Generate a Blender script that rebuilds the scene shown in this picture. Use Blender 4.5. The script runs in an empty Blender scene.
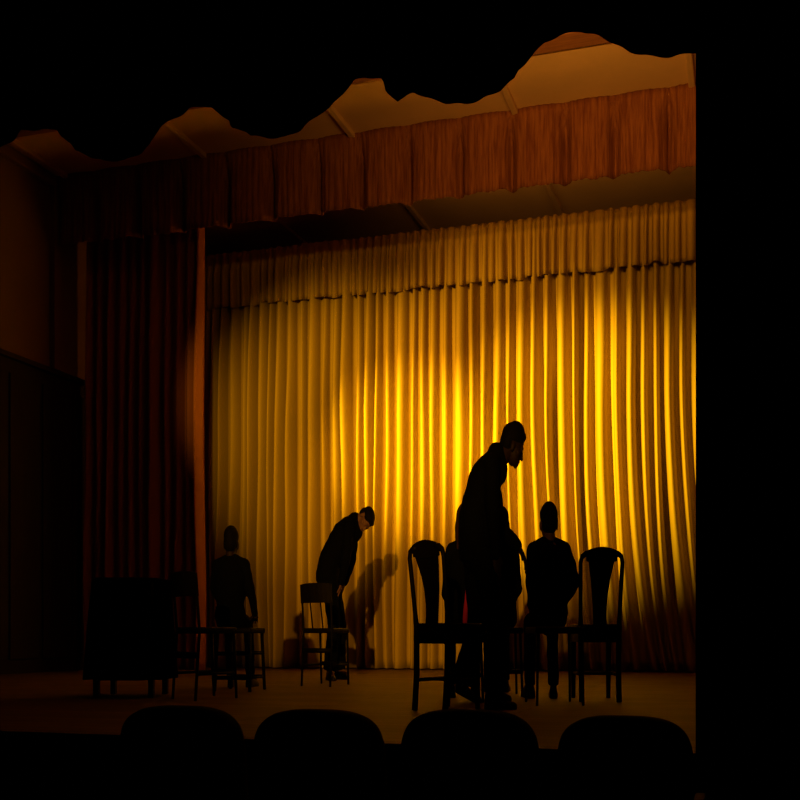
import bpy, bmesh, math, random
from mathutils import Vector, Matrix, noise

scene = bpy.context.scene
col = scene.collection
R = math.radians

# ------------------------------------------------------------------ camera
H = 0.44                       # eye height above the stage floor
YAW = R(17.6)
F = 1100.0                     # focal length in pixels of an 800 px frame
cam_d = bpy.data.cameras.new('camera')
cam_d.sensor_width = 36.0
cam_d.lens = F / 800 * 36.0
cam_d.shift_y = 0.29
cam_d.clip_start = 0.05
cam = bpy.data.objects.new('camera', cam_d)
cam.location = (0, 0, H)
cam.rotation_euler = (R(90), 0, YAW)
col.objects.link(cam)
scene.camera = cam

# ------------------------------------------------------------------ world, exposure
w = bpy.data.worlds.new('world')
scene.world = w
w.use_nodes = True
w.node_tree.nodes['Background'].inputs[0].default_value = (0.5, 0.2, 0.1, 1)
w.node_tree.nodes['Background'].inputs[1].default_value = 0.0
vs = scene.view_settings
vs.view_transform = 'Standard'
vs.look = 'None'
vs.exposure = 0.0
vs.gamma = 1.0
vs.use_curve_mapping = False

# ------------------------------------------------------------------ lights
def spot(name, loc, target, power, color, deg, blend=1.0, size=0.06):
    l = bpy.data.lights.new(name, 'SPOT')
    l.energy = power; l.color = color
    l.spot_size = R(deg); l.spot_blend = blend
    l.shadow_soft_size = size
    o = bpy.data.objects.new(name, l)
    o.location = loc
    d = Vector(target) - Vector(loc)
    o.rotation_euler = d.to_track_quat('-Z', 'Y').to_euler()
    col.objects.link(o)
    return o

# projector in the hall behind the audience: throws the figures' shadows on the curtain
spot('projector_wash', (0.38, -6.1, 2.9), (-3.8, 12.3, 1.1), 7500, (1.0, 0.45, 0.04), 14.0)
# spotlights on the left wing, pools on the golden curtain
spot('curtain_spot', (-5.4, 6.9, 3.7), (-3.72, 12.3, 2.55), 6000, (1.0, 0.60, 0.03), 25.0, size=.05)
spot('curtain_spot', (-4.2, 6.8, 3.7), (-1.8, 12.3, 2.55), 6600, (1.0, 0.60, 0.03), 34.0, size=.05)
spot('curtain_spot', (-4.0, 6.8, 3.9), (-4.6, 12.3, 2.9), 1300, (1.0, 0.50, 0.04), 42.0, size=.05)  # filler lamp added to brighten the left part of the curtain
spot('wing_flood', (-4.2, 6.9, 3.9), (-2.7, 12.3, 3.1), 1500, (1.0, 0.48, 0.05), 44.0, size=.08)
# strip lights: behind the scalloped border, and an added one behind the valance
def strip(loc, target, length, power, color):
    l = bpy.data.lights.new('hidden_strip_light', 'AREA')
    l.shape = 'RECTANGLE'; l.size = length; l.size_y = 0.1
    l.energy = power; l.color = color; l.spread = R(100)
    o = bpy.data.objects.new('hidden_strip_light', l)
    o.location = loc
    o.rotation_euler = (Vector(target) - Vector(loc)).to_track_quat('-Z', 'Y').to_euler()
    col.objects.link(o)
strip((-1.3, 6.42, 4.2), (-1.0, 10.0, 5.6), 2.0, 36, (1.0, 0.42, 0.06))
strip((-1.8, 10.78, 4.95), (-1.7, 12.6, 5.7), 3.2, 5.0, (1.0, 0.42, 0.06))  # unseen lamp without housing, added to brighten the ceiling behind the valance

# ------------------------------------------------------------------ materials
def mat(name, color, rough=0.8, spec=0.3, var=0.0, vscale=6.0, stretch=(1, 1, 1), bump=0.0, bscale=60.0, metal=0.0, color2=None):
    m = bpy.data.materials.new(name)
    m.use_nodes = True
    nt = m.node_tree
    b = nt.nodes['Principled BSDF']
    b.inputs['Roughness'].default_value = rough
    b.inputs['Specular IOR Level'].default_value = spec
    b.inputs['Metallic'].default_value = metal
    b.inputs['Base Color'].default_value = (*color, 1)
    tc = nt.nodes.new('ShaderNodeTexCoord')
    mp = nt.nodes.new('ShaderNodeMapping')
    mp.inputs['Scale'].default_value = stretch
    nt.links.new(tc.outputs['Object'], mp.inputs['Vector'])
    if var > 0 or color2:
        n = nt.nodes.new('ShaderNodeTexNoise')
        n.inputs['Scale'].default_value = vscale
        n.inputs['Detail'].default_value = 4
        nt.links.new(mp.outputs[0], n.inputs['Vector'])
        r = nt.nodes.new('ShaderNodeValToRGB')
        c2 = color2 if color2 else tuple(c * (1 - var) for c in color)
        r.color_ramp.elements[0].color = (*c2, 1)
        r.color_ramp.elements[1].color = (*color, 1)
        r.color_ramp.elements[0].position = 0.35
        r.color_ramp.elements[1].position = 0.65
        nt.links.new(n.outputs['Fac'], r.inputs['Fac'])
        nt.links.new(r.outputs[0], b.inputs['Base Color'])
    if bump > 0:
        n2 = nt.nodes.new('ShaderNodeTexNoise')
        n2.inputs['Scale'].default_value = bscale
        nt.links.new(mp.outputs[0], n2.inputs['Vector'])
        bp = nt.nodes.new('ShaderNodeBump')
        bp.inputs['Strength'].default_value = bump
        bp.inputs['Distance'].default_value = 0.01
        nt.links.new(n2.outputs['Fac'], bp.inputs['Height'])
        nt.links.new(bp.outputs[0], b.inputs['Normal'])
    return m

M = {}
M['gold'] = mat('gold_cloth', (0.40, 0.275, 0.02), 0.75, 0.15, bump=0.15, bscale=90, stretch=(1, 1, .15))
M['header'] = mat('gold_header_cloth', (0.36, 0.235, 0.025), 0.75, 0.15, bump=0.15, bscale=90, stretch=(1, 1, .15))
M['russet'] = mat('russet_cloth', (0.42, 0.15, 0.035), 0.7, 0.2, bump=0.1, bscale=90, stretch=(1, 1, .15))
M['fringe'] = mat('russet_fringed_cloth', (0.26, 0.095, 0.028), 0.7, 0.15, color2=(0.15, 0.045, 0.015), vscale=14, stretch=(3, 3, .25), bump=0.6, bscale=45)
M['black_velvet'] = mat('black_velvet', (0.0015, 0.0013, 0.0012), 1.0, 0.0, bump=0.05)
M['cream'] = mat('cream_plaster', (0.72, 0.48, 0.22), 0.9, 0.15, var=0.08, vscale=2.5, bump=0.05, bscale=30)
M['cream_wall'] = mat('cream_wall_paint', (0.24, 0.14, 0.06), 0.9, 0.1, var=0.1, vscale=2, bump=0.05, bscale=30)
M['beam'] = mat('painted_beam', (0.66, 0.44, 0.20), 0.8, 0.2, var=0.1)
M['brown_beam'] = mat('brown_timber', (0.30, 0.12, 0.05), 0.6, 0.3, var=0.3, stretch=(.5, 6, 6))
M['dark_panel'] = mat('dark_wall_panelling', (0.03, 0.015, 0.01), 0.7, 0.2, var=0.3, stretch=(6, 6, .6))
M['hall'] = mat('dark_hall_carpet', (0.01, 0.008, 0.008), 0.95, 0.05)
M['backwall'] = mat('dark_back_wall', (0.20, 0.12, 0.07), 0.9, 0.1)
M['seat_cloth'] = mat('black_seat_upholstery', (0.006, 0.005, 0.006), 0.9, 0.05, bump=0.1)
M['black_wood'] = mat('black_varnished_wood', (0.003, 0.002, 0.0015), 0.55, 0.06)
M['dark_wood'] = mat('dark_brown_wood', (0.004, 0.0025, 0.0015), 0.55, 0.08, var=0.3, stretch=(4, 4, 1))
M['black_metal'] = mat('black_metal', (0.02, 0.02, 0.02), 0.4, 0.4, metal=0.6)
M['black_cloth'] = mat('black_wool', (0.0018, 0.0018, 0.0022), 0.95, 0.03)
M['navy_cloth'] = mat('dark_navy_wool', (0.0018, 0.0018, 0.0028), 0.95, 0.03)
M['trouser'] = mat('black_trouser_cloth', (0.0018, 0.0018, 0.0018), 0.95, 0.03)
M['shoe'] = mat('black_leather', (0.006, 0.005, 0.005), 0.5, 0.2)
M['skin'] = mat('skin', (0.12, 0.055, 0.032), 0.6, 0.2)
M['shaded_skin'] = mat('shaded_skin', (0.016, 0.008, 0.005), 0.6, 0.1)  # same skin with silhouette shade put into its colour
M['hair'] = mat('dark_hair', (0.003, 0.002, 0.0015), 0.8, 0.05, bump=0.3, bscale=120)
M['brown_hair'] = mat('brown_hair', (0.03, 0.012, 0.005), 0.7, 0.15, bump=0.3, bscale=120)
M['red'] = mat('red_wool', (0.40, 0.02, 0.12), 0.9, 0.1, bump=0.2)

def floor_mat():
    m = bpy.data.materials.new('stage_boards')
    m.use_nodes = True
    nt = m.node_tree; b = nt.nodes['Principled BSDF']
    tc = nt.nodes.new('ShaderNodeTexCoord')
    mp = nt.nodes.new('ShaderNodeMapping')
    nt.links.new(tc.outputs['Object'], mp.inputs[0])
    br = nt.nodes.new('ShaderNodeTexBrick')
    br.inputs['Color1'].default_value = (0.26, 0.15, 0.075, 1)
    br.inputs['Color2'].default_value = (0.20, 0.11, 0.055, 1)
    br.inputs['Mortar'].default_value = (0.04, 0.02, 0.01, 1)
    br.inputs['Scale'].default_value = 1
    br.inputs['Brick Width'].default_value = 2.4
    br.inputs['Row Height'].default_value = 0.14
    br.inputs['Mortar Size'].default_value = 0.004
    nt.links.new(mp.outputs[0], br.inputs['Vector'])
    n = nt.nodes.new('ShaderNodeTexNoise'); n.inputs['Scale'].default_value = 3; n.inputs['Detail'].default_value = 6
    nt.links.new(mp.outputs[0], n.inputs['Vector'])
    mx = nt.nodes.new('ShaderNodeMix'); mx.data_type = 'RGBA'; mx.blend_type = 'MULTIPLY'
    mx.inputs[0].default_value = 0.6
    nt.links.new(br.outputs['Color'], mx.inputs[6])
    nt.links.new(n.outputs['Fac'], mx.inputs[7])
    nt.links.new(mx.outputs[2], b.inputs['Base Color'])
    b.inputs['Roughness'].default_value = 0.55
    b.inputs['Specular IOR Level'].default_value = 0.25
    bp = nt.nodes.new('ShaderNodeBump'); bp.inputs['Strength'].default_value = 0.2; bp.inputs['Distance'].default_value = 0.01
    nt.links.new(n.outputs['Fac'], bp.inputs['Height'])
    nt.links.new(bp.outputs[0], b.inputs['Normal'])
    return m
M['floor'] = floor_mat()

# ------------------------------------------------------------------ helpers
def link(name, bm, m, parent=None, loc=(0, 0, 0), smooth=True, recalc=True):
    if recalc:
        bmesh.ops.recalc_face_normals(bm, faces=bm.faces[:])
    me = bpy.data.meshes.new(name)
    bm.to_mesh(me); bm.free()
    return link_mesh(name, me, m, parent, loc, smooth)

def link_mesh(name, me, m, parent=None, loc=(0, 0, 0), smooth=True):
    me.materials.clear(); me.materials.append(m)
    for p in me.polygons: p.use_smooth = smooth
    o = bpy.data.objects.new(name, me)
    o.location = loc
    col.objects.link(o)
    if parent: o.parent = parent
    return o

def tag(o, label, cat, group=None, kind=None):
    o['label'] = label; o['category'] = cat
    if group: o['group'] = group
    if kind: o['kind'] = kind
    return o

def thing(name, label, cat, loc, group=None):
    o = bpy.data.objects.new(name, None)
    o.empty_display_size = 0.1
    o.location = loc
    col.objects.link(o)
    return tag(o, label, cat, group)

def struct(name, bm, m, smooth=False):
    o = link(name, bm, m, smooth=smooth)
    o['kind'] = 'structure'
    return o

def box(bm, lo, hi, bev=0.0, seg=2):
    r = bmesh.ops.create_cube(bm, size=1)
    lo = Vector(lo); hi = Vector(hi)
    for v in r['verts']:
        v.co = Vector(((v.co.x + .5) * (hi.x - lo.x) + lo.x, (v.co.y + .5) * (hi.y - lo.y) + lo.y, (v.co.z + .5) * (hi.z - lo.z) + lo.z))
    if bev > 0:
        es = list({e for v in r['verts'] for e in v.link_edges})
        bmesh.ops.bevel(bm, geom=es, offset=bev, segments=seg, affect='EDGES', profile=0.5)

def rings(bm, rs, cap=True):
    """loft closed rings of points"""
    vs = [[bm.verts.new(p) for p in r] for r in rs]
    n = len(vs[0])
    for a, b in zip(vs[:-1], vs[1:]):
        for i in range(n):
            bm.faces.new((a[i], a[(i + 1) % n], b[(i + 1) % n], b[i]))
    if cap:
        bm.faces.new(vs[0][::-1]); bm.faces.new(vs[-1])

def frame_of(d):
    d = Vector(d).normalized()
    t = Vector((0, 0, 1)) if abs(d.z) < 0.9 else Vector((1, 0, 0))
    x = d.cross(t).normalized()
    return x, d.cross(x).normalized()

def tube(bm, pts, rad, n=10, flat=1.0):
    pts = [Vector(p) for p in pts]
    if not hasattr(rad, '__len__'): rad = [rad] * len(pts)
    rs = []
    d0 = (pts[-1] - pts[0])
    x, y = frame_of(d0)
    for i, p in enumerate(pts):
        d = (pts[min(i + 1, len(pts) - 1)] - pts[max(i - 1, 0)]).normalized()
        xx = (x - d * x.dot(d)).normalized(); yy = d.cross(xx)
        rs.append([p + (xx * math.cos(t) * rad[i] + yy * math.sin(t) * rad[i] * flat) for t in [2 * math.pi * k / n for k in range(n)]])
    rings(bm, rs)

def cap(bm, p0, p1, r0, r1, n=14):
    p0 = Vector(p0); p1 = Vector(p1)
    d = (p1 - p0)
    L = max(d.length, 1e-5); d = d / L
    x, y = frame_of(d)
    rs = []
    for k in range(1, 5):
        t = -math.pi / 2 + math.pi / 2 * k / 5
        rs.append((p0 + d * r0 * math.sin(t), r0 * math.cos(t)))
    for k in range(0, 5):
        s = k / 4
        rs.append((p0.lerp(p1, s), r0 + (r1 - r0) * s))
    for k in range(1, 5):
        t = math.pi / 2 * k / 5
        rs.append((p1 + d * r1 * math.sin(t), r1 * math.cos(t)))
    rings(bm, [[c + (x * math.cos(a) + y * math.sin(a)) * r for a in [2 * math.pi * i / n for i in range(n)]] for c, r in rs])

def ell(bm, c, ax, ay, az):
    m = Matrix(((ax[0], ay[0], az[0], c[0]), (ax[1], ay[1], az[1], c[1]), (ax[2], ay[2], az[2], c[2]), (0, 0, 0, 1)))
    bmesh.ops.create_icosphere(bm, subdivisions=3, radius=1.0, matrix=m)

def eloft(bm, secs, n=24, pw=2.3):
    rs = []
    for c, ax, ay in secs:
        r = []
        for k in range(n):
            t = 2 * math.pi * k / n
            ct, st = math.cos(t), math.sin(t)
            e = 2 / pw
            r.append(Vector(c) + Vector(ax) * math.copysign(abs(ct) ** e, ct) + Vector(ay) * math.copysign(abs(st) ** e, st))
        rs.append(r)
    rings(bm, rs)

def remesh(bm, voxel, smooth=4, fold=0.0, seed=0):
    bmesh.ops.recalc_face_normals(bm, faces=bm.faces[:])
    me = bpy.data.meshes.new('tmp'); bm.to_mesh(me); bm.free()
    o = bpy.data.objects.new('tmp', me); col.objects.link(o)
    m = o.modifiers.new('r', 'REMESH'); m.mode = 'VOXEL'; m.voxel_size = voxel; m.adaptivity = 0
    if smooth:
        s = o.modifiers.new('s', 'SMOOTH'); s.factor = 0.5; s.iterations = smooth
    dg = bpy.context.evaluated_depsgraph_get()
    out = bpy.data.meshes.new_from_object(o.evaluated_get(dg))
    bpy.data.objects.remove(o); bpy.data.meshes.remove(me)
    if fold > 0:
        nr = [v.normal.copy() for v in out.vertices]
        for v, nn in zip(out.vertices, nr):
            q = Vector((v.co.x * 9, v.co.y * 9, v.co.z * 16 + seed * 7.3))
            v.co += nn * fold * noise.noise(q)
    return out

# view-aligned directions of the seating block, used to place people and chairs
RT = Vector((math.cos(YAW), math.sin(YAW), 0))
FW = Vector((-math.sin(YAW), math.cos(YAW), 0))
UP = Vector((0, 0, 1))
K = 0.68            # everything on this stage is slim: width factor of people and chairs

def ground(px, d):
    return FW * d + RT * ((px - 400) * d / F)

SQ = Matrix((RT * K, FW, UP)).transposed()      # local (across, away, up) -> stage axes

def bake(bm_or_me):
    if isinstance(bm_or_me, bpy.types.Mesh):
        for v in bm_or_me.vertices: v.co = SQ @ v.co
        bm_or_me.update()
    else:
        for v in bm_or_me.verts: v.co = SQ @ v.co

# ------------------------------------------------------------------ the setting
CEIL = 5.5
YC = 12.4
bm = bmesh.new(); box(bm, (-9.5, 4.12, -0.12), (2.5, 13.9, 0.0)); struct('floor', bm, M['floor'])
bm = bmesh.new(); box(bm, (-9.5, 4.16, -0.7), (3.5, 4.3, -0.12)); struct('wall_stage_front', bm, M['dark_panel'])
bm = bmesh.new(); box(bm, (-7.5, -9.0, -0.8), (3.5, 4.16, -0.7)); struct('floor_hall', bm, M['hall'])
bm = bmesh.new(); box(bm, (-9.5, 5.6, CEIL), (2.5, 13.9, CEIL + .15)); struct('ceiling', bm, M['cream'])
bm = bmesh.new(); box(bm, (-9.5, 13.7, 0), (2.5, 13.9, CEIL)); struct('wall_back', bm, M['backwall'])
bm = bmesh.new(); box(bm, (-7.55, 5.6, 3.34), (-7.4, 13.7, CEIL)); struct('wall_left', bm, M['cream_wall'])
bm = bmesh.new()
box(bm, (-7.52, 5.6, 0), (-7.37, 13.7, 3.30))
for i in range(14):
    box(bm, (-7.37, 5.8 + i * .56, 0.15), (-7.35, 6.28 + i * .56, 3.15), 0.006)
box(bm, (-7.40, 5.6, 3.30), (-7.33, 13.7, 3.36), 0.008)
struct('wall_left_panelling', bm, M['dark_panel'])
bm = bmesh.new(); box(bm, (0.9, 6.3, 0), (1.05, 13.7, CEIL)); struct('wall_right', bm, M['backwall'])
# proscenium wall with its opening
bm = bmesh.new(); box(bm, (0.3, 4.7, -0.12), (3.5, 4.9, 5.5)); struct('wall_proscenium_right', bm, M['black_velvet'])
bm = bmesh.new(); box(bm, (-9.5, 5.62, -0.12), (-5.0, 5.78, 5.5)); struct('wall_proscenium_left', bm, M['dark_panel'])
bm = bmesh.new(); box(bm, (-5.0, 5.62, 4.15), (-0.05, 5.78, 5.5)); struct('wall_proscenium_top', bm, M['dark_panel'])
# ceiling ribs running upstage
tn = 1
for x in (-0.5, -2.16, -3.84, -5.5, -7.2):
    bm = bmesh.new(); box(bm, (x - .03, 5.8, CEIL - .045), (x + .03, 13.7, CEIL + .02), 0.01)
    struct('trim_%d' % tn, bm, M['beam']); tn += 1
bm = bmesh.new(); box(bm, (-7.4, 9.2, CEIL - .05), (0.9, 9.46, CEIL + .02), 0.01); struct('trim_%d' % tn, bm, M['brown_beam']); tn += 1
# corner strip and cornice on the left wall
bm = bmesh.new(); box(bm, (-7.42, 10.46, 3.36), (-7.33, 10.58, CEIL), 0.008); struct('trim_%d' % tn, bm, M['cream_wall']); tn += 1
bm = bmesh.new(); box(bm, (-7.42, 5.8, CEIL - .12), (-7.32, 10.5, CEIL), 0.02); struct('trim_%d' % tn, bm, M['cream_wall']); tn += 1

# ------------------------------------------------------------------ drapes
def fold_table(x0, x1, wmin, wmax, rng, grow=0.0):
    """list of (x_start, width, depth factor)"""
    out = []; x = x0
    while x < x1:
        g = 1 + grow * (x - x0) / (x1 - x0)
        wd = rng.uniform(wmin, wmax) * g
        out.append((x, wd, rng.uniform(.65, 1.2), rng.uniform(.75, 1.25)))
        x += wd
    return out

def drape_mesh(x0, x1, y, ztop, zbot, wmin, wmax, amp, seed, rows=36, grow=0.0, per=13, lean=None, topamp=0.6, wander=0.03, hem=0.0):
    rng = random.Random(seed)
    ft = fold_table(x0, x1, wmin, wmax, rng, grow)
    bm = bmesh.new()
    cols = []
    for i, (xs, wd, dp, pw) in enumerate(ft):
        for k in range(per):
            # rounded pleat with a narrow slit to its neighbour
            pf = .29 + .09 * math.sin(i * 2.4)
            u = math.sin(math.pi * (k / (per - 1) - .5))
            cols.append((xs + wd * (.5 + pf * u), u, dp, pw, i))
    grid = []
    for r in range(rows + 1):
        s = r / rows
        line = []
        for (x, t, dp, pw, i) in cols:
            zb = zbot(x) if callable(zbot) else zbot
            z = ztop + (zb - ztop) * s
            q = math.sqrt(max(0.0, 1 - t * t))
            a = amp * dp * (topamp + (1 - topamp) * min(1, s * 2.5))
            a *= 1 + 0.35 * noise.noise(Vector((i * 3.1, z * .55, seed)))
            yy = y - a * q ** (.75 + .5 * pw * .6) + 0.02 * noise.noise(Vector((x * 1.3, z * .4, seed + 5)))
            xx = x + wander * s * (noise.noise(Vector((x * 1.7, z * .35, seed + 9))) + .5 * noise.noise(Vector((x * 6, z * .5, seed + 19))))
            if lean: xx += lean(x, s)
            if hem: z += s * hem * (noise.noise(Vector((i * 1.7, 3, seed))) - .6 * q)
            line.append(bm.verts.new((xx, yy, z)))
        grid.append(line)
    for a, b in zip(grid[:-1], grid[1:]):
        for j in range(len(a) - 1):
            bm.faces.new((a[j], a[j + 1], b[j + 1], b[j]))
    return bm

def solid(o, t):
    m = o.modifiers.new('thickness', 'SOLIDIFY'); m.thickness = t; m.offset = 0

def lean_right(x, s):
    b = max(0.0, min(1.0, (x + 3.2) / 1.6))
    return 0.34 * b * max(0, s - .35) ** 2 / .42 * (0.7 + 0.5 * noise.noise(Vector((x * 2.2, 0, 1))))

bc = thing('backdrop_curtain', 'tall golden pleated curtain spanning the back of the stage', 'curtain', (-3.5, YC, 0))
def put(name, bm, m, root, th):
    for v in bm.verts: v.co -= Vector(root.location)
    o = link(name, bm, m, root, recalc=False); solid(o, th); return o
put('curtain_panel', drape_mesh(-7.25, 0.55, YC, 5.05, 0.015, 0.08, 0.135, 0.25, 3, rows=44, grow=0.6, lean=lean_right, wander=0.05), M['gold'], bc, 0.006)
put('gathered_header', drape_mesh(-7.25, 0.55, YC - .13, 5.10, 4.44, 0.07, 0.13, 0.11, 8, rows=10, grow=0.2, topamp=0.35, wander=0.02, hem=0.05), M['header'], bc, 0.006)
bm = bmesh.new(); tube(bm, [(-7.3, YC + .02, 5.06), (0.6, YC + .02, 5.06)], 0.025, 10)
for v in bm.verts: v.co -= Vector(bc.location)
link('curtain_rail', bm, M['black_metal'], bc)

sd = thing('side_drape', 'russet pleated drape hanging at left, half in shadow, in front of golden curtain', 'curtain', (-6.5, 11.0, 0))
put('drape_panel', drape_mesh(-7.28, -5.82, 11.05, 5.2, 0.015, 0.11, 0.17, 0.17, 21, rows=40, per=14, wander=0.05), M['russet'], sd, 0.006)
bm = bmesh.new(); tube(bm, [(-7.35, 11.0, 5.22), (-5.75, 11.0, 5.22)], 0.022, 10)
for v in bm.verts: v.co -= Vector(sd.location)
link('drape_rail', bm, M['black_metal'], sd)

# fringed russet valance: overlapping flat panels with a dark pleat between them
def valance():
    rng = random.Random(5)
    root = thing('ceiling_valance', 'russet fringed valance strip hung under the cream ceiling', 'valance', (-3.5, 10.5, 4.7))
    bm = bmesh.new()
    x = -7.36; cols = []; i = 0
    while x < 0.7:
        wd = rng.uniform(.46, .54)
        n = 30
        for k in range(n):
            cols.append((x + wd * k / n, k / n, i, wd))
        x += wd; i += 1
    rows = 12; grid = []
    for r in range(rows + 1):
        s = r / rows; line = []
        for (xx, t, i, wd) in cols:
            edge = min(t, 1 - t) / 0.22
            g = 0.0 if edge >= 1 else (1 - edge) ** 1.8
            fine = 0.010 * math.sin(xx * 95 + 2 * noise.noise(Vector((xx * 8, s * 2, 1)))) + 0.016 * noise.noise(Vector((xx * 22, s * .8, 4)))
            yy = 10.5 + 0.15 * g * min(1, s * 2.2) + fine * (0.4 + .8 * s) - 0.03 * math.sin(math.pi * t)
            zb = 4.76 - 0.035 * math.sin(math.pi * t) ** .6 + 0.02 * noise.noise(Vector((xx * 9, 2, 2))) + 0.03 * noise.noise(Vector((i * 2.3, 7, 1)))
            z = CEIL + (zb - CEIL) * s
            line.append(bm.verts.new((xx, yy, z)))
        grid.append(line)
    for a, b in zip(grid[:-1], grid[1:]):
        for j in range(len(a) - 1):
            bm.faces.new((a[j], a[j + 1], b[j + 1], b[j]))
    put('valance_cloth', bm, M['fringe'], root, 0.006)
    bm = bmesh.new(); box(bm, (-7.36, 10.52, CEIL - .06), (0.7, 10.66, CEIL), .006)
    for v in bm.verts: v.co -= Vector(root.location)
    link('batten', bm, M['brown_beam'], root, smooth=False)
valance()

# black scalloped border across the proscenium, hem as (x, z) on its own plane
HEM_PX = [(-40, 152), (0, 148), (15, 138), (22, 130), (56, 129), (62, 137), (70, 143), (75, 150), (90, 157), (105, 161), (125, 160), (140, 153), (150, 145), (155, 135), (160, 125), (170, 121), (180, 115), (190, 108), (203, 106), (212, 108), (222, 116), (230, 121), (231.5, 128), (245, 131), (250, 135), (268, 138), (285, 137), (300, 130), (320, 113), (330, 108), (345, 90), (355, 80), (365, 77), (383, 79), (386, 92), (397, 101), (404, 98), (413, 92), (425, 97), (445, 103), (465, 104), (480, 100), (500, 90), (515, 78), (518, 70), (530, 58), (545, 42), (560, 35), (580, 31), (600, 36), (615, 44), (630, 52), (650, 56), (670, 57), (690, 53), (720, 50)]
def border():
    yb = 5.9
    prof = []
    for px, py in HEM_PX:
        t = (px - 400) / F
        d = yb / (math.cos(YAW) + t * math.sin(YAW))
        prof.append((d * (t * math.cos(YAW) - math.sin(YAW)), H + (632 - py) * d / F))
    root = thing('scalloped_border', 'black scalloped curtain border across the top of the stage opening', 'curtain', (-2.5, yb, 4.2))
    bm = bmesh.new(); grid = []
    n = 420; x0, x1 = prof[0][0], prof[-1][0]
    for r in range(9):
        s = r / 8; line = []
        for k in range(n + 1):
            x = x0 + (x1 - x0) * k / n
            for (xa, za), (xb, zb) in zip(prof[:-1], prof[1:]):
                if xa <= x <= xb: break
            zh = za + (zb - za) * (x - xa) / (xb - xa)
            z = 4.25 + (zh - 4.25) * s
            y = yb + 0.020 * math.sin(x * 42 + 1.5 * noise.noise(Vector((x * 3, 0, 0)))) * (1 - .5 * s)
            line.append(bm.verts.new((x, y, z)))
        grid.append(line)
    for a, b in zip(grid[:-1], grid[1:]):
        for j in range(n):
            bm.faces.new((a[j], a[j + 1], b[j + 1], b[j]))
    put('border_cloth', bm, M['black_velvet'], root, 0.008)
    bm = bmesh.new(); tube(bm, [(x0, yb, 4.25), (x1 + .3, yb, 4.25)], 0.03, 10)
    for v in bm.verts: v.co -= Vector(root.location)
    link('border_pipe', bm, M['black_metal'], root)
border()

# house curtain drawn aside at the right of the opening
hc = thing('house_curtain', 'black house curtain drawn aside at the right edge of the stage opening', 'curtain', (0.1, 4.09, 0))
bm = drape_mesh(-0.195, 2.6, 4.09, 4.6, -0.10, 0.08, 0.13, 0.05, 31, rows=24, wander=0.0)
put('curtain_panel', bm, M['black_velvet'], hc, 0.008)

# strip light above the border (lamp housing)
sl = thing('strip_light', 'black strip light hanging behind the scalloped border', 'stage light', (-1.6, 6.3, 4.25))
bm = bmesh.new(); box(bm, (-1.6, -.08, -.12), (1.6, .06, .12), .01); link('housing', bm, M['black_metal'], sl, smooth=False)
for x in (-1.3, 1.3):
    bm = bmesh.new(); tube(bm, [(x, 0, .1), (x, 0, 1.25)], .012, 8); link('hanger', bm, M['black_metal'], sl)

# ------------------------------------------------------------------ chairs
def chair_root(name, label, px, d, group, cat='chair'):
    return thing(name, label, cat, ground(px, d), group)

def rotloc(bm, ang):
    m = Matrix.Rotation(ang, 4, 'Z')
    for v in bm.verts: v.co = m @ v.co

def part(name, bm, m, root, ang, smooth=True):
    rotloc(bm, ang); bake(bm)
    return link(name, bm, m, root, smooth=smooth)

def plate(bm, outline, ywarp, th):
    """outline: (x, z) polygon extruded along y; ywarp(z) gives its middle"""
    f = [bm.verts.new((x, ywarp(z) - th / 2, z)) for x, z in outline]
    b = [bm.verts.new((x, ywarp(z) + th / 2, z)) for x, z in outline]
    n = len(outline)
    bm.faces.new(f[::-1]); bm.faces.new(b)
    for i in range(n):
        bm.faces.new((f[i], f[(i + 1) % n], b[(i + 1) % n], b[i]))

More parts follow.
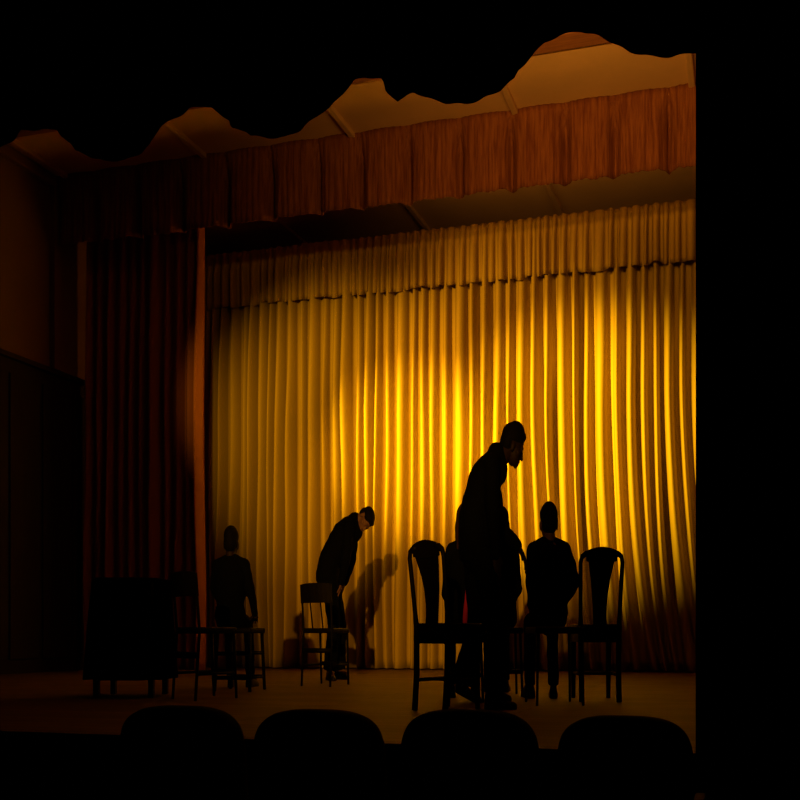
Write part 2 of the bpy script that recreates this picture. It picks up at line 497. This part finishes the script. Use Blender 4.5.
def splat_chair(label, px, d, ang, group, h=0.98, wd=0.40, sc=1.0):
    """faces +y (away) when ang = 0; vase splat, curved crest rail"""
    root = chair_root('dining_chair', label, px, d, group)
    w2 = wd / 2; sh = 0.46; dep = 0.42
    rake = lambda z: -dep / 2 - max(0, z - sh) * 0.17 - 0.03 * max(0, z - sh) ** 2
    S = lambda bm: [setattr(v, 'co', v.co * sc) for v in bm.verts] and bm
    bm = bmesh.new(); box(bm, (-w2 - .015, -dep / 2 - .01, sh - .025), (w2 + .015, dep / 2 + .03, sh + .03), .018, 3)
    part('seat', S(bm), M['dark_wood'], root, ang)
    bm = bmesh.new()
    box(bm, (-w2, -dep / 2 + .02, sh - .085), (w2, dep / 2, sh - .025), .004)
    part('seat_rail', S(bm), M['black_wood'], root, ang, False)
    for s in (-1, 1):                                     # rear leg runs up into the stile and curls into the crest
        bm = bmesh.new()
        zt = h - .055
        pts = [(s * (w2 - .02), -dep / 2 - .03, 0), (s * (w2 - .02), -dep / 2 - .005, .2), (s * (w2 - .015), -dep / 2, sh)]
        for z in (0.55, 0.65, 0.75, 0.84, zt - .035):
            pts.append((s * (w2 - .015 + .035 * (z - sh)), rake(z), z))
        pts += [(s * (w2 - .012), rake(zt), zt), (s * (w2 - .045), rake(zt), zt + .018), (s * (w2 - .085), rake(zt), zt + .022)]
        tube(bm, pts, [.025, .025, .025] + [.019] * 5 + [.019, .02, .02], 10)
        part('leg', S(bm), M['black_wood'], root, ang)
        bm = bmesh.new()
        tube(bm, [(s * (w2 - .02), dep / 2 - .01, 0), (s * (w2 - .02), dep / 2 - .015, .25), (s * (w2 - .02), dep / 2 - .015, sh - .03)], [.020, .025, .028], 10)
        part('leg', S(bm), M['black_wood'], root, ang)
    out = []
    for k in range(25):                                   # crest: raised yoke with a dipped underside
        x = -w2 + .05 + (wd - .10) * k / 24
        u = (x / w2)
        out.append((x, h - .045 + .05 * math.cos(u * math.pi / 2 * 1.0) ** .8))
    low = []
    for k in range(25):
        x = w2 - .05 - (wd - .10) * k / 24
        low.append((x, h - .075 - .02 * math.cos(x / w2 * math.pi / 2)))
    bm = bmesh.new(); plate(bm, out + low, rake, .028)
    part('crest_rail', S(bm), M['black_wood'], root, ang, False)
    pr = [(0.0, .062), (.12, .060), (.3, .064), (.5, .074), (.7, .088), (.85, .104), (1.0, .118)]
    z0, z1 = sh + .02, h - .075
    bm = bmesh.new()
    rs = []
    for t, hw in pr:
        z = z0 + (z1 - z0) * t; y = rake(z) + .035 * math.sin(math.pi * t)
        rs.append([Vector((-hw, y - .008, z)), Vector((hw, y - .008, z)), Vector((hw, y + .008, z)), Vector((-hw, y + .008, z))])
    rings(bm, rs)
    part('splat', S(bm), M['black_wood'], root, ang, False)
    bm = bmesh.new()
    for s in (-1, 1):
        tube(bm, [(s * (w2 - .02), -dep / 2 - .01, .17), (s * (w2 - .02), dep / 2 - .015, .17)], .011, 8)
    tube(bm, [(-w2 + .02, 0, .17), (w2 - .02, 0, .17)], .010, 8)
    part('stretcher', S(bm), M['black_wood'], root, ang)
    return root

def band_chair(label, px, d, ang, group, h=0.84, wd=0.42, spind=2, thin=0.014, rungs=((.17, 1),), mm='black_wood'):
    """plain chair, broad band across the top of its back; faces +y (away) when ang = 0"""
    root = chair_root('band_back_chair', label, px, d, group)
    w2 = wd / 2; sh = 0.45; dep = 0.40
    rake = lambda z: -dep / 2 - max(0, z - sh) * 0.12
    bm = bmesh.new(); box(bm, (-w2, -dep / 2, sh - .02), (w2, dep / 2 + .02, sh + .022), .014, 3)
    part('seat', bm, M['dark_wood'], root, ang)
    for s in (-1, 1):
        bm = bmesh.new()
        tube(bm, [(s * (w2 - .015), -dep / 2 - .045, 0), (s * (w2 - .015), -dep / 2, sh)] + [(s * (w2 - .015), rake(z), z) for z in (.55, .68, h - .02)], [thin, thin * 1.15, thin * 1.1, thin, thin], 10)
        part('leg', bm, M[mm], root, ang)
        bm = bmesh.new()
        tube(bm, [(s * (w2 - .02), dep / 2 + .02, 0), (s * (w2 - .02), dep / 2 - .01, sh - .01)], [thin, thin * 1.25], 10)
        part('leg', bm, M[mm], root, ang)
    bm = bmesh.new()
    rs = []
    for k in range(9):
        x = -w2 + wd * k / 8
        yo = -.035 * math.cos(x / w2 * math.pi / 2)
        zt = h - .012 * abs(x / w2) ** 3
        rs.append([Vector((x, rake(h - .16) + yo - .011, h - .16)), Vector((x, rake(h - .16) + yo + .011, h - .16)), Vector((x, rake(h) + yo + .011, zt)), Vector((x, rake(h) + yo - .011, zt))])
    rings(bm, rs)
    part('back_band', bm, M['dark_wood'], root, ang, False)
    for k in range(spind):
        x = -w2 + wd * (k + 1) / (spind + 1)
        bm = bmesh.new(); tube(bm, [(x, -dep / 2 + .01, sh), (x, rake(h - .15) - .03, h - .15)], .009, 8)
        part('spindle', bm, M[mm], root, ang)
    bm = bmesh.new()
    for z, both in rungs:
        for s in (-1, 1):
            tube(bm, [(s * (w2 - .017), -dep / 2 - .02, z), (s * (w2 - .018), dep / 2 + .005, z)], .009, 8)
        box(bm, (-w2 + .015, dep / 2 - .012, z - .012), (w2 - .015, dep / 2 + .012, z + .022))
        box(bm, (-w2 + .015, -dep / 2 - .036, z + .10), (w2 - .015, -dep / 2 - .012, z + .14))
    part('stretcher', bm, M[mm], root, ang)
    return root

def stool(label, px, d, ang, group, wd=0.40, dep=0.38, thin=0.013, sh=.45, rungs=(.17,)):
    """backless seat on four straight legs"""
    root = chair_root('stool', label, px, d, group, 'stool')
    w2 = wd / 2; d2 = dep / 2
    bm = bmesh.new(); box(bm, (-w2, -d2, sh - .02), (w2, d2, sh + .022), .014, 3)
    part('seat', bm, M['dark_wood'], root, ang)
    for sx in (-1, 1):
        for sy in (-1, 1):
            bm = bmesh.new()
            tube(bm, [(sx * (w2 - .012), sy * (d2 + .0), 0), (sx * (w2 - .03), sy * (d2 - .03), sh - .01)], [thin, thin * 1.2], 10)
            part('leg', bm, M['black_wood'], root, ang)
    bm = bmesh.new()
    for z in rungs:
        for sx in (-1, 1):
            tube(bm, [(sx * (w2 - .02), -d2 + .01, z), (sx * (w2 - .02), d2 - .01, z)], .009, 8)
        for sy in (-1, 1):
            box(bm, (-w2 + .02, sy * (d2 - .012) - .009, z - .014), (w2 - .02, sy * (d2 - .012) + .009, z + .014))
    part('stretcher', bm, M['black_wood'], root, ang)
    return root

GS = 'tall splat-back chairs on the stage'
GB = 'plain chairs with a broad back band'
splat_chair('black splat-back chair in front of the group, just left of the stooping man', 448, 6.25, R(-42), GS, h=.94, wd=0.36)
splat_chair('black splat-back chair standing empty right of the seated person with bare neck', 595, 7.15, R(-3), GS, h=.965, wd=0.38)
GT = 'plain backless seats the group sits on'
band_chair('dark band-back chair beside the man bent over near the curtain', 326, 9.1, R(-24), GB, h=0.835, wd=0.42, spind=2, thin=.013)
band_chair('dark band-back chair standing empty in shadow left of the lone seated person', 206, 7.3, R(-42), GB, h=0.83, wd=0.42, spind=0, thin=.013)
stool('dark stool under the lone seated person near the side drape', 240, 8.3, R(-14), GT, wd=.44, thin=.017, rungs=(.10, .28))
stool('thin-legged stool under the seated person with bare neck', 554, 6.75, R(5), GT, wd=.44, thin=.011, rungs=())
stool('dark stool under the seated person wearing a red scarf', 464, 7.05, R(0), GT, wd=.34, thin=.012)
stool('dark stool under the seated person half hidden by the stooping man', 504, 7.65, R(0), GT, wd=.34, thin=.012)

# ------------------------------------------------------------------ people
def V(*a): return Vector(a)

def head(bm, c, f, u, sc=1.0):
    f = f.normalized(); u = (u - f * u.dot(f)).normalized(); l = f.cross(u)
    P = lambda a, b, d: c + (l * a + f * b + u * d) * sc
    E = lambda a, b, d, rl, rf, ru: ell(bm, P(a, b, d), l * rl * sc, f * rf * sc, u * ru * sc)
    E(0, -.010, .022, .075, .096, .090)
    E(0, .034, -.045, .058, .060, .078)
    E(0, .038, -.083, .046, .050, .038)
    E(0, .074, -.104, .020, .020, .018)
    cap(bm, P(-.034, .080, .004), P(.034, .080, .004), .012 * sc, .012 * sc)
    cap(bm, P(0, .092, -.012), P(0, .106, -.046), .009 * sc, .013 * sc)
    for s in (-1, 1):
        E(.030 * s, .078, -.016, .014, .012, .010)
        E(.076 * s, -.006, -.030, .010, .019, .031)
        E(.011 * s, .100, -.049, .010, .010, .008)
        E(.045 * s, .050, -.038, .022, .026, .024)
    cap(bm, P(-.018, .090, -.074), P(.018, .090, -.074), .008 * sc, .008 * sc)
    cap(bm, P(-.015, .089, -.086), P(.015, .089, -.086), .008 * sc, .008 * sc)
    return f, u, l

def hair_mesh(c, f, u, sc=1.0, style='short'):
    f = f.normalized(); u = (u - f * u.dot(f)).normalized(); l = f.cross(u)
    bm = bmesh.new()
    P = lambda a, b, d: c + (l * a + f * b + u * d) * sc
    E = lambda a, b, d, rl, rf, ru: ell(bm, P(a, b, d), l * rl * sc, f * rf * sc, u * ru * sc)
    E(0, -.016, .036, .082, .100, .088)
    E(0, -.050, -.010, .076, .064, .085)
    E(0, .050, .072, .055, .040, .030)
    if style == 'long':
        E(0, -.055, -.09, .088, .055, .13)
        E(0, -.065, -.17, .085, .045, .10)
        for s in (-1, 1): E(.066 * s, -.01, -.06, .028, .055, .11)
    elif style == 'tall':
        E(0, -.006, .066, .066, .078, .074)
    return remesh(bm, .008, 3, .004, 3)

def hand(bm, wr, d, nrm, side):
    """d: pointing direction, nrm: where the palm looks, side +-1: thumb side along d x nrm"""
    d = d.normalized(); nrm = (nrm - d * nrm.dot(d)).normalized(); l = d.cross(nrm) * side
    eloft(bm, [(wr - d * .03, l * .024, nrm * .020), (wr, l * .026, nrm * .019), (wr + d * .035, l * .038, nrm * .018), (wr + d * .075, l * .043, nrm * .016), (wr + d * .098, l * .041, nrm * .013)], 16)
    for off, ln in ((.032, .070), (.011, .080), (-.011, .075), (-.031, .058)):
        p = wr + d * .088 + l * off
        dd = (d + l * off * 2.5).normalized()
        for s, (fr, cu) in enumerate(((.45, .25), (.32, .55), (.23, .8))):
            q = p + (dd * math.cos(cu) + nrm * math.sin(cu)) * ln * fr * 1.15
            cap(bm, p, q, .0098 - s * .0008, .0092 - s * .0009, 10)
            p = q
    p = wr + d * .022 + l * .030
    q = p + (d * .65 + l * .6 + nrm * .35).normalized() * .042
    cap(bm, p, q, .014, .0115, 10)
    cap(bm, q, q + (d * .88 + l * .12 + nrm * .4).normalized() * .034, .011, .0095, 10)

def shoe_bm(heel, d, length=.27, pitch=0.0, wd=1.0):
    d = V(d[0], d[1], 0).normalized(); l = V(-d.y, d.x, 0)
    bm = bmesh.new(); rs = []
    prof = [(0, .024, .05), (.03, .033, .085), (.12, .036, .10), (.28, .036, .108), (.42, .037, .085), (.6, .044, .062), (.78, .046, .05), (.92, .036, .042), (1.0, .016, .030)]
    for t, hw, hh in prof:
        hw *= wd
        r = [(-hw, 0), (-hw, .018), (-hw * .95, hh * .55), (-hw * .6, hh * .92), (0, hh), (hw * .6, hh * .92), (hw * .95, hh * .55), (hw, .018), (hw, 0)]
        ring = []
        for a, z in r:
            s = t * length
            if pitch:
                piv = length * .75
                ss = s - piv
                if ss < 0:
                    z, s = z * math.cos(pitch) - ss * math.sin(pitch), piv + ss * math.cos(pitch) + z * math.sin(pitch) * .3
            ring.append(heel + d * s + l * a + V(0, 0, z))
        rs.append(ring)
    rings(bm, rs)
    return bm

def catm(pts, t):
    n = len(pts) - 1
    i = min(int(t * n), n - 1); s = t * n - i
    p1, p2 = pts[i], pts[i + 1]
    p0 = pts[i - 1] if i > 0 else p1 * 2 - p2
    p3 = pts[i + 2] if i + 2 <= n else p2 * 2 - p1
    return 0.5 * ((2 * p1) + (p2 - p0) * s + (2 * p0 - 5 * p1 + 4 * p2 - p3) * s * s + (3 * p1 - p0 - 3 * p2 + p3) * s ** 3)

def person(label, px, d, J, group='people on the stage', build=1.0, hair='short', hsc=1.0, topm='black_cloth', hairm='hair', skin='skin', leg_r=(.098, .068, .060), seated=False, collar=.014, torso=1.0, scale=1.0):
    """J: joints in true metres (across, away, up) from the base point"""
    root = thing('person', label, 'person', ground(px, d), group)
    b = build
    J = dict(J)
    for k in list(J):
        if k.split('_')[0] in ('head', 'neck', 'chest', 'pelvis', 'shoulder', 'elbow', 'wrist', 'hip', 'knee'): J[k] = J[k] * scale
    body = bmesh.new()
    hf, hu = J['face'], J['crown']
    f, u, l = head(body, J['head'], hf, hu, hsc)
    N, C, Pv = J['neck'], J['chest'], J['pelvis']
    sl, sr, hl, hr = J['shoulder_l'], J['shoulder_r'], J['hip_l'], J['hip_r']
    cap(body, N - V(0, 0, .02), J['head'] - u * .06 * hsc - f * .025 * hsc, .064 * b, .056 * b)
    ls = (sr - sl).normalized(); lh = (hr - hl).normalized()
    spine = [Pv - (C - Pv).normalized() * .10, Pv, Pv.lerp(C, .5) + J.get('bend', V(0, 0, 0)), C, C.lerp(N, .55) + J.get('bend', V(0, 0, 0)) * .4, N]
    wts = [(.00, .120, .095), (.2, .168, .120), (.4, .150, .112), (.6, .170, .125), (.75, .178, .118), (.87, .140, .088), (.95, .092, .07), (1.0, .060, .058)]
    def torso_secs(inf, t0=0.0, t1=1.0):
        out = []
        for t, hw, hd in wts:
            if t < t0 - 1e-6 or t > t1 + 1e-6: continue
            p = catm(spine, t); dd = (catm(spine, min(1, t + .02)) - catm(spine, max(0, t - .02))).normalized()
            la = lh.lerp(ls, t); la = (la - dd * la.dot(dd)).normalized()
            fr = dd.cross(la)
            out.append((p, la * (hw * b * torso + inf), fr * (hd * b * torso + inf)))
        return out
    eloft(body, torso_secs(0))
    for s in ('l', 'r'):
        sh, el, wr = J['shoulder_' + s], J['elbow_' + s], J['wrist_' + s]
        ell(body, sh, V(.056, 0, 0) * b, V(0, .056, 0) * b, V(0, 0, .056) * b)
        cap(body, catm(spine, .84), sh, .07 * b, .052 * b)
        cap(body, sh, el, .050 * b, .040 * b); cap(body, el, wr, .040 * b, .026 * b)
        hd = J.get('hand_' + s, (wr - el))
        hand(body, wr, hd, J.get('palm_' + s, V(0, 1, 0)), J.get('thumb_' + s, 1))
        hp, kn, an = J['hip_' + s], J['knee_' + s], J['ankle_' + s]
        cap(body, hp, kn, .085 * b, .054 * b); cap(body, kn, an, .052 * b, .035 * b)
        cap(body, kn.lerp(an, .15), kn.lerp(an, .45), .054 * b, .050 * b)
        cap(body, an, an + J['toe_' + s].normalized() * .13 - V(0, 0, .035), .034, .026)
    me = remesh(body, .0058, 3); bake(me); link_mesh('body', me, M[skin], root)
    # clothing
    bm = bmesh.new()
    eloft(bm, torso_secs(.014, 0.15, .96))
    for s in ('l', 'r'):
        sh, el, wr = J['shoulder_' + s], J['elbow_' + s], J['wrist_' + s]
        ell(bm, sh, V(.068, 0, 0) * b, V(0, .068, 0) * b, V(0, 0, .068) * b)
        cap(bm, catm(spine, .84), sh, .083 * b, .066 * b)
        if s == 'l': cap(bm, N - V(0, 0, .07), N + V(0, 0, collar), .098 * b, .079 * b)
        cap(bm, N - V(0, 0, .005), sh.lerp(N, .25), .060 * b, .062 * b)
        cap(bm, sh, el, .066 * b, .055 * b)
        cap(bm, el, el.lerp(wr, .93), .055 * b, .041 * b)
    me = remesh(bm, .011, 7, .008, px); bake(me); link_mesh('sweater', me, M[topm], root)
    bm = bmesh.new()
    eloft(bm, torso_secs(.012, 0, .4))
    for s in ('l', 'r'):
        hp, kn, an = J['hip_' + s], J['knee_' + s], J['ankle_' + s]
        cap(bm, catm(spine, .1), hp, .09 * b, .092 * b)
        cap(bm, hp, kn, leg_r[0] * b, leg_r[1] * b)
        d2 = (an - kn)
        x, y = frame_of(d2)
        secs = []
        for k in range(7):
            t = k / 6
            rr = (leg_r[1] + (leg_r[2] - leg_r[1]) * t) * b
            secs.append((kn + d2 * t, x * rr, y * rr))
        eloft(bm, secs, 20, 2)
    me = remesh(bm, .011, 6, .008, px + 3); bake(me); link_mesh('trousers', me, M['trouser'], root)
    for s in ('l', 'r'):
        an, to = J['ankle_' + s], J['toe_' + s]
        dv = V(to.x, to.y, 0).normalized()
        heel = V(an.x, an.y, 0) - dv * .075
        sb = shoe_bm(heel, dv, pitch=J.get('pitch_' + s, 0)); bake(sb)
        link('shoe', sb, M['shoe'], root)
    me = hair_mesh(J['head'], hf, hu, hsc, hair); bake(me); link_mesh('hair', me, M[hairm], root)
    return root

# stooping man in front, in profile to the right, one arm reaching out
person('standing man in black stooping to the right, one arm reaching out', 490, 6.35, dict(
    head=V(.20, .03, 1.530), face=V(.88, .06, -.42), crown=V(.36, 0, .93), neck=V(.050, 0, 1.44), chest=V(-.07, 0, 1.235), pelvis=V(-.13, 0, .93), bend=V(-.035, 0, .02),
    shoulder_l=V(.03, .16, 1.375), elbow_l=V(.115, .26, 1.07), wrist_l=V(.275, .20, .95), hand_l=V(.55, 0, -.8), palm_l=V(-.6, 0, -.4), thumb_l=-1,
    shoulder_r=V(-.01, -.16, 1.37), elbow_r=V(.0, -.21, 1.08), wrist_r=V(.03, -.15, .87), palm_r=V(-.3, .9, 0), thumb_r=1,
    hip_l=V(-.12, .085, .90), knee_l=V(-.085, .17, .50), ankle_l=V(-.205, .42, .15), toe_l=V(1, .25, 0), pitch_l=.35,
    hip_r=V(-.09, -.085, .90), knee_r=V(.045, -.08, .50), ankle_r=V(.02, -.06, .09), toe_r=V(1, -.1, 0)),
    hair='tall', hsc=.99, build=1.03, skin='shaded_skin', leg_r=(.104, .082, .082))

# man bent over beside the chair near the curtain
person('man in dark clothes bent over with head hanging, beside a chair near the curtain', 335, 10.15, dict(
    head=V(.405, -.03, 1.415), face=V(.12, -.52, -.85), crown=V(.85, -.05, .45), neck=V(.255, 0, 1.385), chest=V(.06, 0, 1.17), pelvis=V(-.095, 0, .89), bend=V(-.035, 0, .03),
    shoulder_l=V(.235, .17, 1.34), elbow_l=V(.20, .22, 1.06), wrist_l=V(.11, .16, .86), palm_l=V(-1, 0, -.2), thumb_l=1,
    shoulder_r=V(.185, -.17, 1.32), elbow_r=V(.16, -.22, 1.05), wrist_r=V(.09, -.14, .85), palm_r=V(-1, 0, -.2), thumb_r=-1,
    hip_l=V(-.05, .09, .88), knee_l=V(.06, .12, .49), ankle_l=V(.045, .14, .09), toe_l=V(.5, -.5, 0),
    hip_r=V(-.07, -.09, .88), knee_r=V(0, -.10, .48), ankle_r=V(-.065, -.10, .09), toe_r=V(.4, -.9, 0)),
    topm='navy_cloth', build=1.15, hsc=1.03, scale=1.045, torso=1.08, leg_r=(.100, .074, .078))

def seated(label, px, d, headz, hw, hair='short', hairm='hair', build=.93, lean=0.0, el_r=None, wr_r=None, el_l=None, wr_l=None, knee=.11, feet=.44, topm='black_cloth', shz=None, leg_r=(.088, .064, .056), headx=0.0, skin='skin', face=V(0, 1, -.08), hsc=1.0, torso=1.0):
    hc = headz - .118 * hsc
    sz = shz if shz else hc - .188
    return person(label, px, d, dict(
        head=V(headx, lean + .02, hc), face=face, crown=V(0, .1, 1), neck=V(headx * .7, lean - .01, sz + .055), chest=V(headx * .3, lean * .5 - .02, sz - .18), pelvis=V(0, -.04, .545),
        shoulder_l=V(-hw, lean, sz), elbow_l=el_l or V(-hw - .05, .02, sz - .27), wrist_l=wr_l or V(-hw + .03, .24, .60), palm_l=V(0, 0, -1), hand_l=V(.3, 1, -.1), thumb_l=-1,
        shoulder_r=V(hw, lean, sz), elbow_r=el_r or V(hw + .05, .02, sz - .27), wrist_r=wr_r or V(hw - .03, .24, .60), palm_r=V(0, 0, -1), hand_r=V(-.3, 1, -.1), thumb_r=1,
        hip_l=V(-.085, .0, .535), knee_l=V(-knee, .40, .50), ankle_l=V(-knee + .01, feet, .085), toe_l=V(-.15, 1, 0),
        hip_r=V(.085, .0, .535), knee_r=V(knee, .40, .50), ankle_r=V(knee + .02, feet, .085), toe_r=V(.2, 1, 0)),
        hair=hair, hairm=hairm, build=build, topm=topm, leg_r=leg_r, collar=-.03, skin=skin, seated=True, hsc=hsc, torso=torso)

seated('lone seated person in black near the russet side drape, back to us', 231, 8.35, 1.245, .150, skin='shaded_skin', el_l=V(-.19, .02, .78), wr_r=V(.25, .12, .56), el_r=V(.22, -.02, .77))
seated('seated person in black with short hair and bare neck, back to us', 549, 6.9, 1.255, .145, topm='navy_cloth', el_l=V(-.165, .02, .77), el_r=V(.235, -.02, .76), wr_r=V(.17, .2, .62), build=.93)
b1 = seated('seated person with a red scarf down the back, behind the splat-back chair', 465, 7.0, 1.26, .125, el_r=V(.13, .05, .77), hair='long', hairm='brown_hair', build=.88)
seated('seated person mostly hidden behind the stooping man, long dark hair', 501, 7.65, 1.315, .125, el_l=V(-.13, .05, .80), hair='long', build=.86, knee=.09)
# scarf hanging down the back of its wearer
bm = bmesh.new(); rs = []
for k in range(15):
    t = k / 14
    z = .98 - .53 * t; y = -.165 - .02 * math.sin(t * 3) - .012 * t; x = -.005 + .012 * math.sin(t * 5); hw = .016 + .004 * math.sin(t * 9)
    rs.append([V(x - hw, y - .012, z), V(x + hw, y - .012, z), V(x + hw, y + .02, z), V(x - hw, y + .02, z)])
rings(bm, rs); bake(bm)
link('scarf', bm, M['red'], b1)

# ------------------------------------------------------------------ cloth-covered table in the dark at left
tb = thing('covered_table', 'dark cloth-covered table in deep shadow left of the chairs', 'table', ground(132, 7.6))
bm = bmesh.new(); n = 48; rs = []
for z, sc_, wav in ((.80, .02, 0), (.805, .5, 0), (.80, .93, 0), (.785, 1.0, .0), (.7, 1.02, .02), (.5, 1.06, .05), (.3, 1.10, .07), (.12, 1.13, .09)):
    rs.append([V(.36 * sc_ * (1 + wav * math.sin(9 * a)) * math.copysign(abs(math.cos(a)) ** .7, math.cos(a)), .30 * sc_ * (1 + wav * math.sin(9 * a)) * math.copysign(abs(math.sin(a)) ** .7, math.sin(a)), z + .02 * wav * math.sin(5 * a)) for a in [2 * math.pi * k / n for k in range(n)]])
rings(bm, rs, cap=False); bake(bm); o = link('table_cloth', bm, M['black_velvet'], tb); solid(o, .006)
for sx in (-1, 1):
    for sy in (-1, 1):
        bm = bmesh.new(); box(bm, (sx * .27 - .025, sy * .22 - .025, 0), (sx * .27 + .025, sy * .22 + .025, .77)); bake(bm)
        link('leg', bm, M['dark_wood'], tb, smooth=False)

# ------------------------------------------------------------------ auditorium seats in front of the stage
def theatre_seat(label, x, y, ztop):
    root = thing('theatre_seat', label, 'seat', (x, y, -.7), 'row of auditorium seats before the stage')
    zt = ztop + .7
    bm = bmesh.new(); w2 = .197; rs = []
    out = []
    for k in range(61):                         # rounded upper outline
        a = math.pi * k / 60
        c, s = math.cos(a), math.sin(a)
        out.append((w2 * math.copysign(abs(c) ** .62, c), zt - .16 + .16 * abs(s) ** .62))
    out = [(w2, .40)] + out + [(-w2, .40)]
    cx, cz = 0, (zt + .4) / 2
    for yy, sc in ((-.055, .90), (-.045, .97), (-.02, 1.0), (.02, 1.0), (.045, .97), (.055, .90)):
        rs.append([V(px_ * sc, yy + (.12 * (pz - .4) * -1), cz + (pz - cz) * (1 - (1 - sc) * .5)) for px_, pz in out])
    rings(bm, rs)
    link('backrest', bm, M['seat_cloth'], root)
    bm = bmesh.new(); box(bm, (-.19, .06, .36), (.19, .46, .46), .03, 3); link('seat', bm, M['seat_cloth'], root)
    for s in (-1, 1):
        bm = bmesh.new(); box(bm, (s * .202 - .014, -.02, 0), (s * .202 + .014, .10, .58), .004); box(bm, (s * .202 - .018, -.04, .58), (s * .202 + .018, .40, .61), .006)
        link('armrest', bm, M['black_wood'], root, smooth=False)
for lab, x, y, zt in (('black auditorium seat back furthest left, below the lone seated person', -1.655, 3.06, .215),
                      ('black auditorium seat back below the man bent beside the chair', -1.205, 3.06, .213),
                      ('black auditorium seat back below the stooping man', -.755, 3.08, .221),
                      ('black auditorium seat back below the empty chair at right, nearest the dark wall', -.352, 3.36, .192)):
    theatre_seat(lab, x, y, zt)
